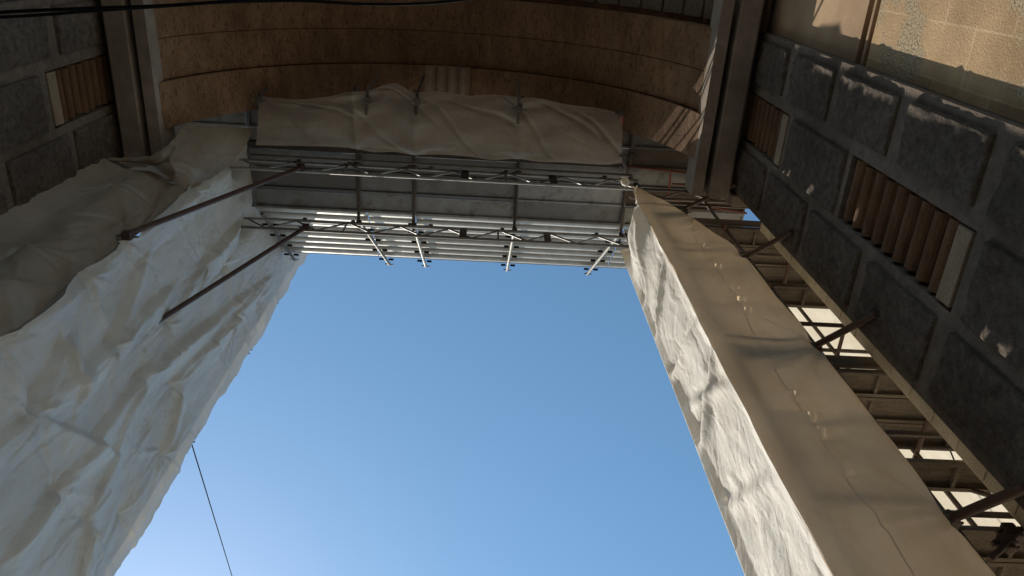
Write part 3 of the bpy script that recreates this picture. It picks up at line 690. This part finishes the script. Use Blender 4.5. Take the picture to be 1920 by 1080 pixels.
# white wrap knotted round the tower head
def bundle(c, r, sq, seed, lab):
    n = 40; m_ = 28; th = np.linspace(0, 2*math.pi, n); ph = np.linspace(.02, math.pi-.02, m_); T, Pn = np.meshgrid(th, ph)
    rr = r*(1+.22*(ridge(np.cos(T)*2+3+Pn, np.sin(T)*2+3, seed)-.6)+.15*fbm(np.cos(T)*3+9, np.sin(T)*3+Pn*2, seed+4, 3))
    G = np.stack([c[0]+rr*np.sin(Pn)*np.cos(T)*sq[0], c[1]+rr*np.sin(Pn)*np.sin(T)*sq[1], c[2]+rr*np.cos(Pn)*sq[2]], -1)
    q = MB(); q.open = True; q.grid(G); o = q.build('cloth_bundle', M['tarp_crumple']); tag(o, lab, 'cloth wrap', 'white cloth wraps at the tower head')
bundle(onY(1171, 325, 3.42), .085, (1, 1, 1.0), 300, 'small white cloth knot wrapped round the girder end, upper of two')
bundle(onY(1172, 341, 3.42), .07, (.9, .9, 1.6), 310, 'narrow white cloth wrap hanging just above the right tarpaulin tip')
t = thing('coupler_cluster', 'rusty cluster of couplers where tubes meet at the lower right edge of the picture', 'couplers', tuple(onY(1900, 1010, 3.6)))
for k in range(7):
    c = onY(1893+random.uniform(-16, 22), 1010+random.uniform(-24, 26), 3.55); a = MB(); coupler(a, tuple(c), s=random.uniform(.03, .05)); a.build('coupler', M['rusty'], t)
a = MB(); a.tube(onY(1855, 1050, 3.55), onY(1925, 985, 3.5), .022); a.build('tube', M['rusty'], t)
a = MB(); a.path([onY(1688, 700, 4.7), onY(1740, 745, 4.7), onY(1790, 865, 4.7), onY(1880, 1000, 4.7)], .008); o = a.build('rope', M['cable']); tag(o, 'thin dark rope hanging in front of the glowing tarpaulin in the right gap', 'rope')

# overhead cables and stay wire
def cab(pts, zz, r, lab, name='power_cable', m=M['cable']):
    P_ = np.array([onZ(px, py, zz) for px, py in pts]); C_ = cr(np.linspace(0, 1, 60), P_)
    a = MB(); a.path(C_, r); o = a.build(name, m); return tag(o, lab, 'cable')
cab([(-80,27),(60,20),(180,15),(300,11),(420,3),(520,-4),(640,-10)], 6.6, .014, 'upper black cable sagging across the top left corner under the vault')
cab([(-80,36),(60,29),(180,20),(300,12),(420,4),(560,1),(690,8),(800,6),(900,-4),(1000,-14)], 6.65, .013, 'longer black cable drooping along the top edge across the vault')
p0 = onY(358, 828, 6.72); p1 = onY(438, 1090, 14.0); d_ = (p1-p0)
a = MB(); a.path([p0+d_*t_ for t_ in np.linspace(-.02, 1.6, 30)], .009, 6); o = a.build('stay_wire', M['cable']); tag(o, 'single thin wire running from the left scaffold edge down across the sky', 'wire')

# ------------------------------------------------------------------ light
sd = Vector((-.455, 1.0, .70)).normalized()
elev = math.asin(sd.z); az = math.atan2(sd.x, sd.y)
sun = bpy.data.lights.new('sun', 'SUN'); sun.energy = 5.0; sun.angle = math.radians(.5); sun.color = (1, .92, .79)
so = bpy.data.objects.new('sun', sun); COL.objects.link(so); so.rotation_euler = sd.to_track_quat('Z', 'Y').to_euler()
w = bpy.data.worlds.new('World'); bpy.context.scene.world = w; w.use_nodes = True; nt = w.node_tree
sky = nt.nodes.new('ShaderNodeTexSky'); sky.sky_type = 'NISHITA'; sky.sun_disc = False; sky.sun_elevation = elev; sky.sun_rotation = az
sky.air_density = 1.0; sky.dust_density = .12; sky.ozone_density = 1.0
hs = nt.nodes.new('ShaderNodeHueSaturation'); hs.inputs['Hue'].default_value = .488; hs.inputs['Saturation'].default_value = 1.12; hs.inputs['Value'].default_value = .95
nt.links.new(sky.outputs[0], hs.inputs['Color']); nt.links.new(hs.outputs[0], nt.nodes['Background'].inputs[0]); nt.nodes['Background'].inputs[1].default_value = .15

# ------------------------------------------------------------------ camera
cam = bpy.data.cameras.new('camera'); co = bpy.data.objects.new('camera', cam); COL.objects.link(co)
cam.sensor_width = 36; cam.lens = F/1920*36; cam.clip_start = .05; cam.clip_end = 2000
co.matrix_world = Matrix([[*RW[0], 0], [*RW[1], 0], [*RW[2], 0], [0, 0, 0, 1]])
sc = bpy.context.scene; sc.camera = co
sc.view_settings.view_transform = 'Standard'; sc.view_settings.look = 'None'; sc.view_settings.exposure = .33; sc.view_settings.gamma = 1
sc.cycles.max_bounces = 10; sc.cycles.diffuse_bounces = 6; sc.cycles.transmission_bounces = 8
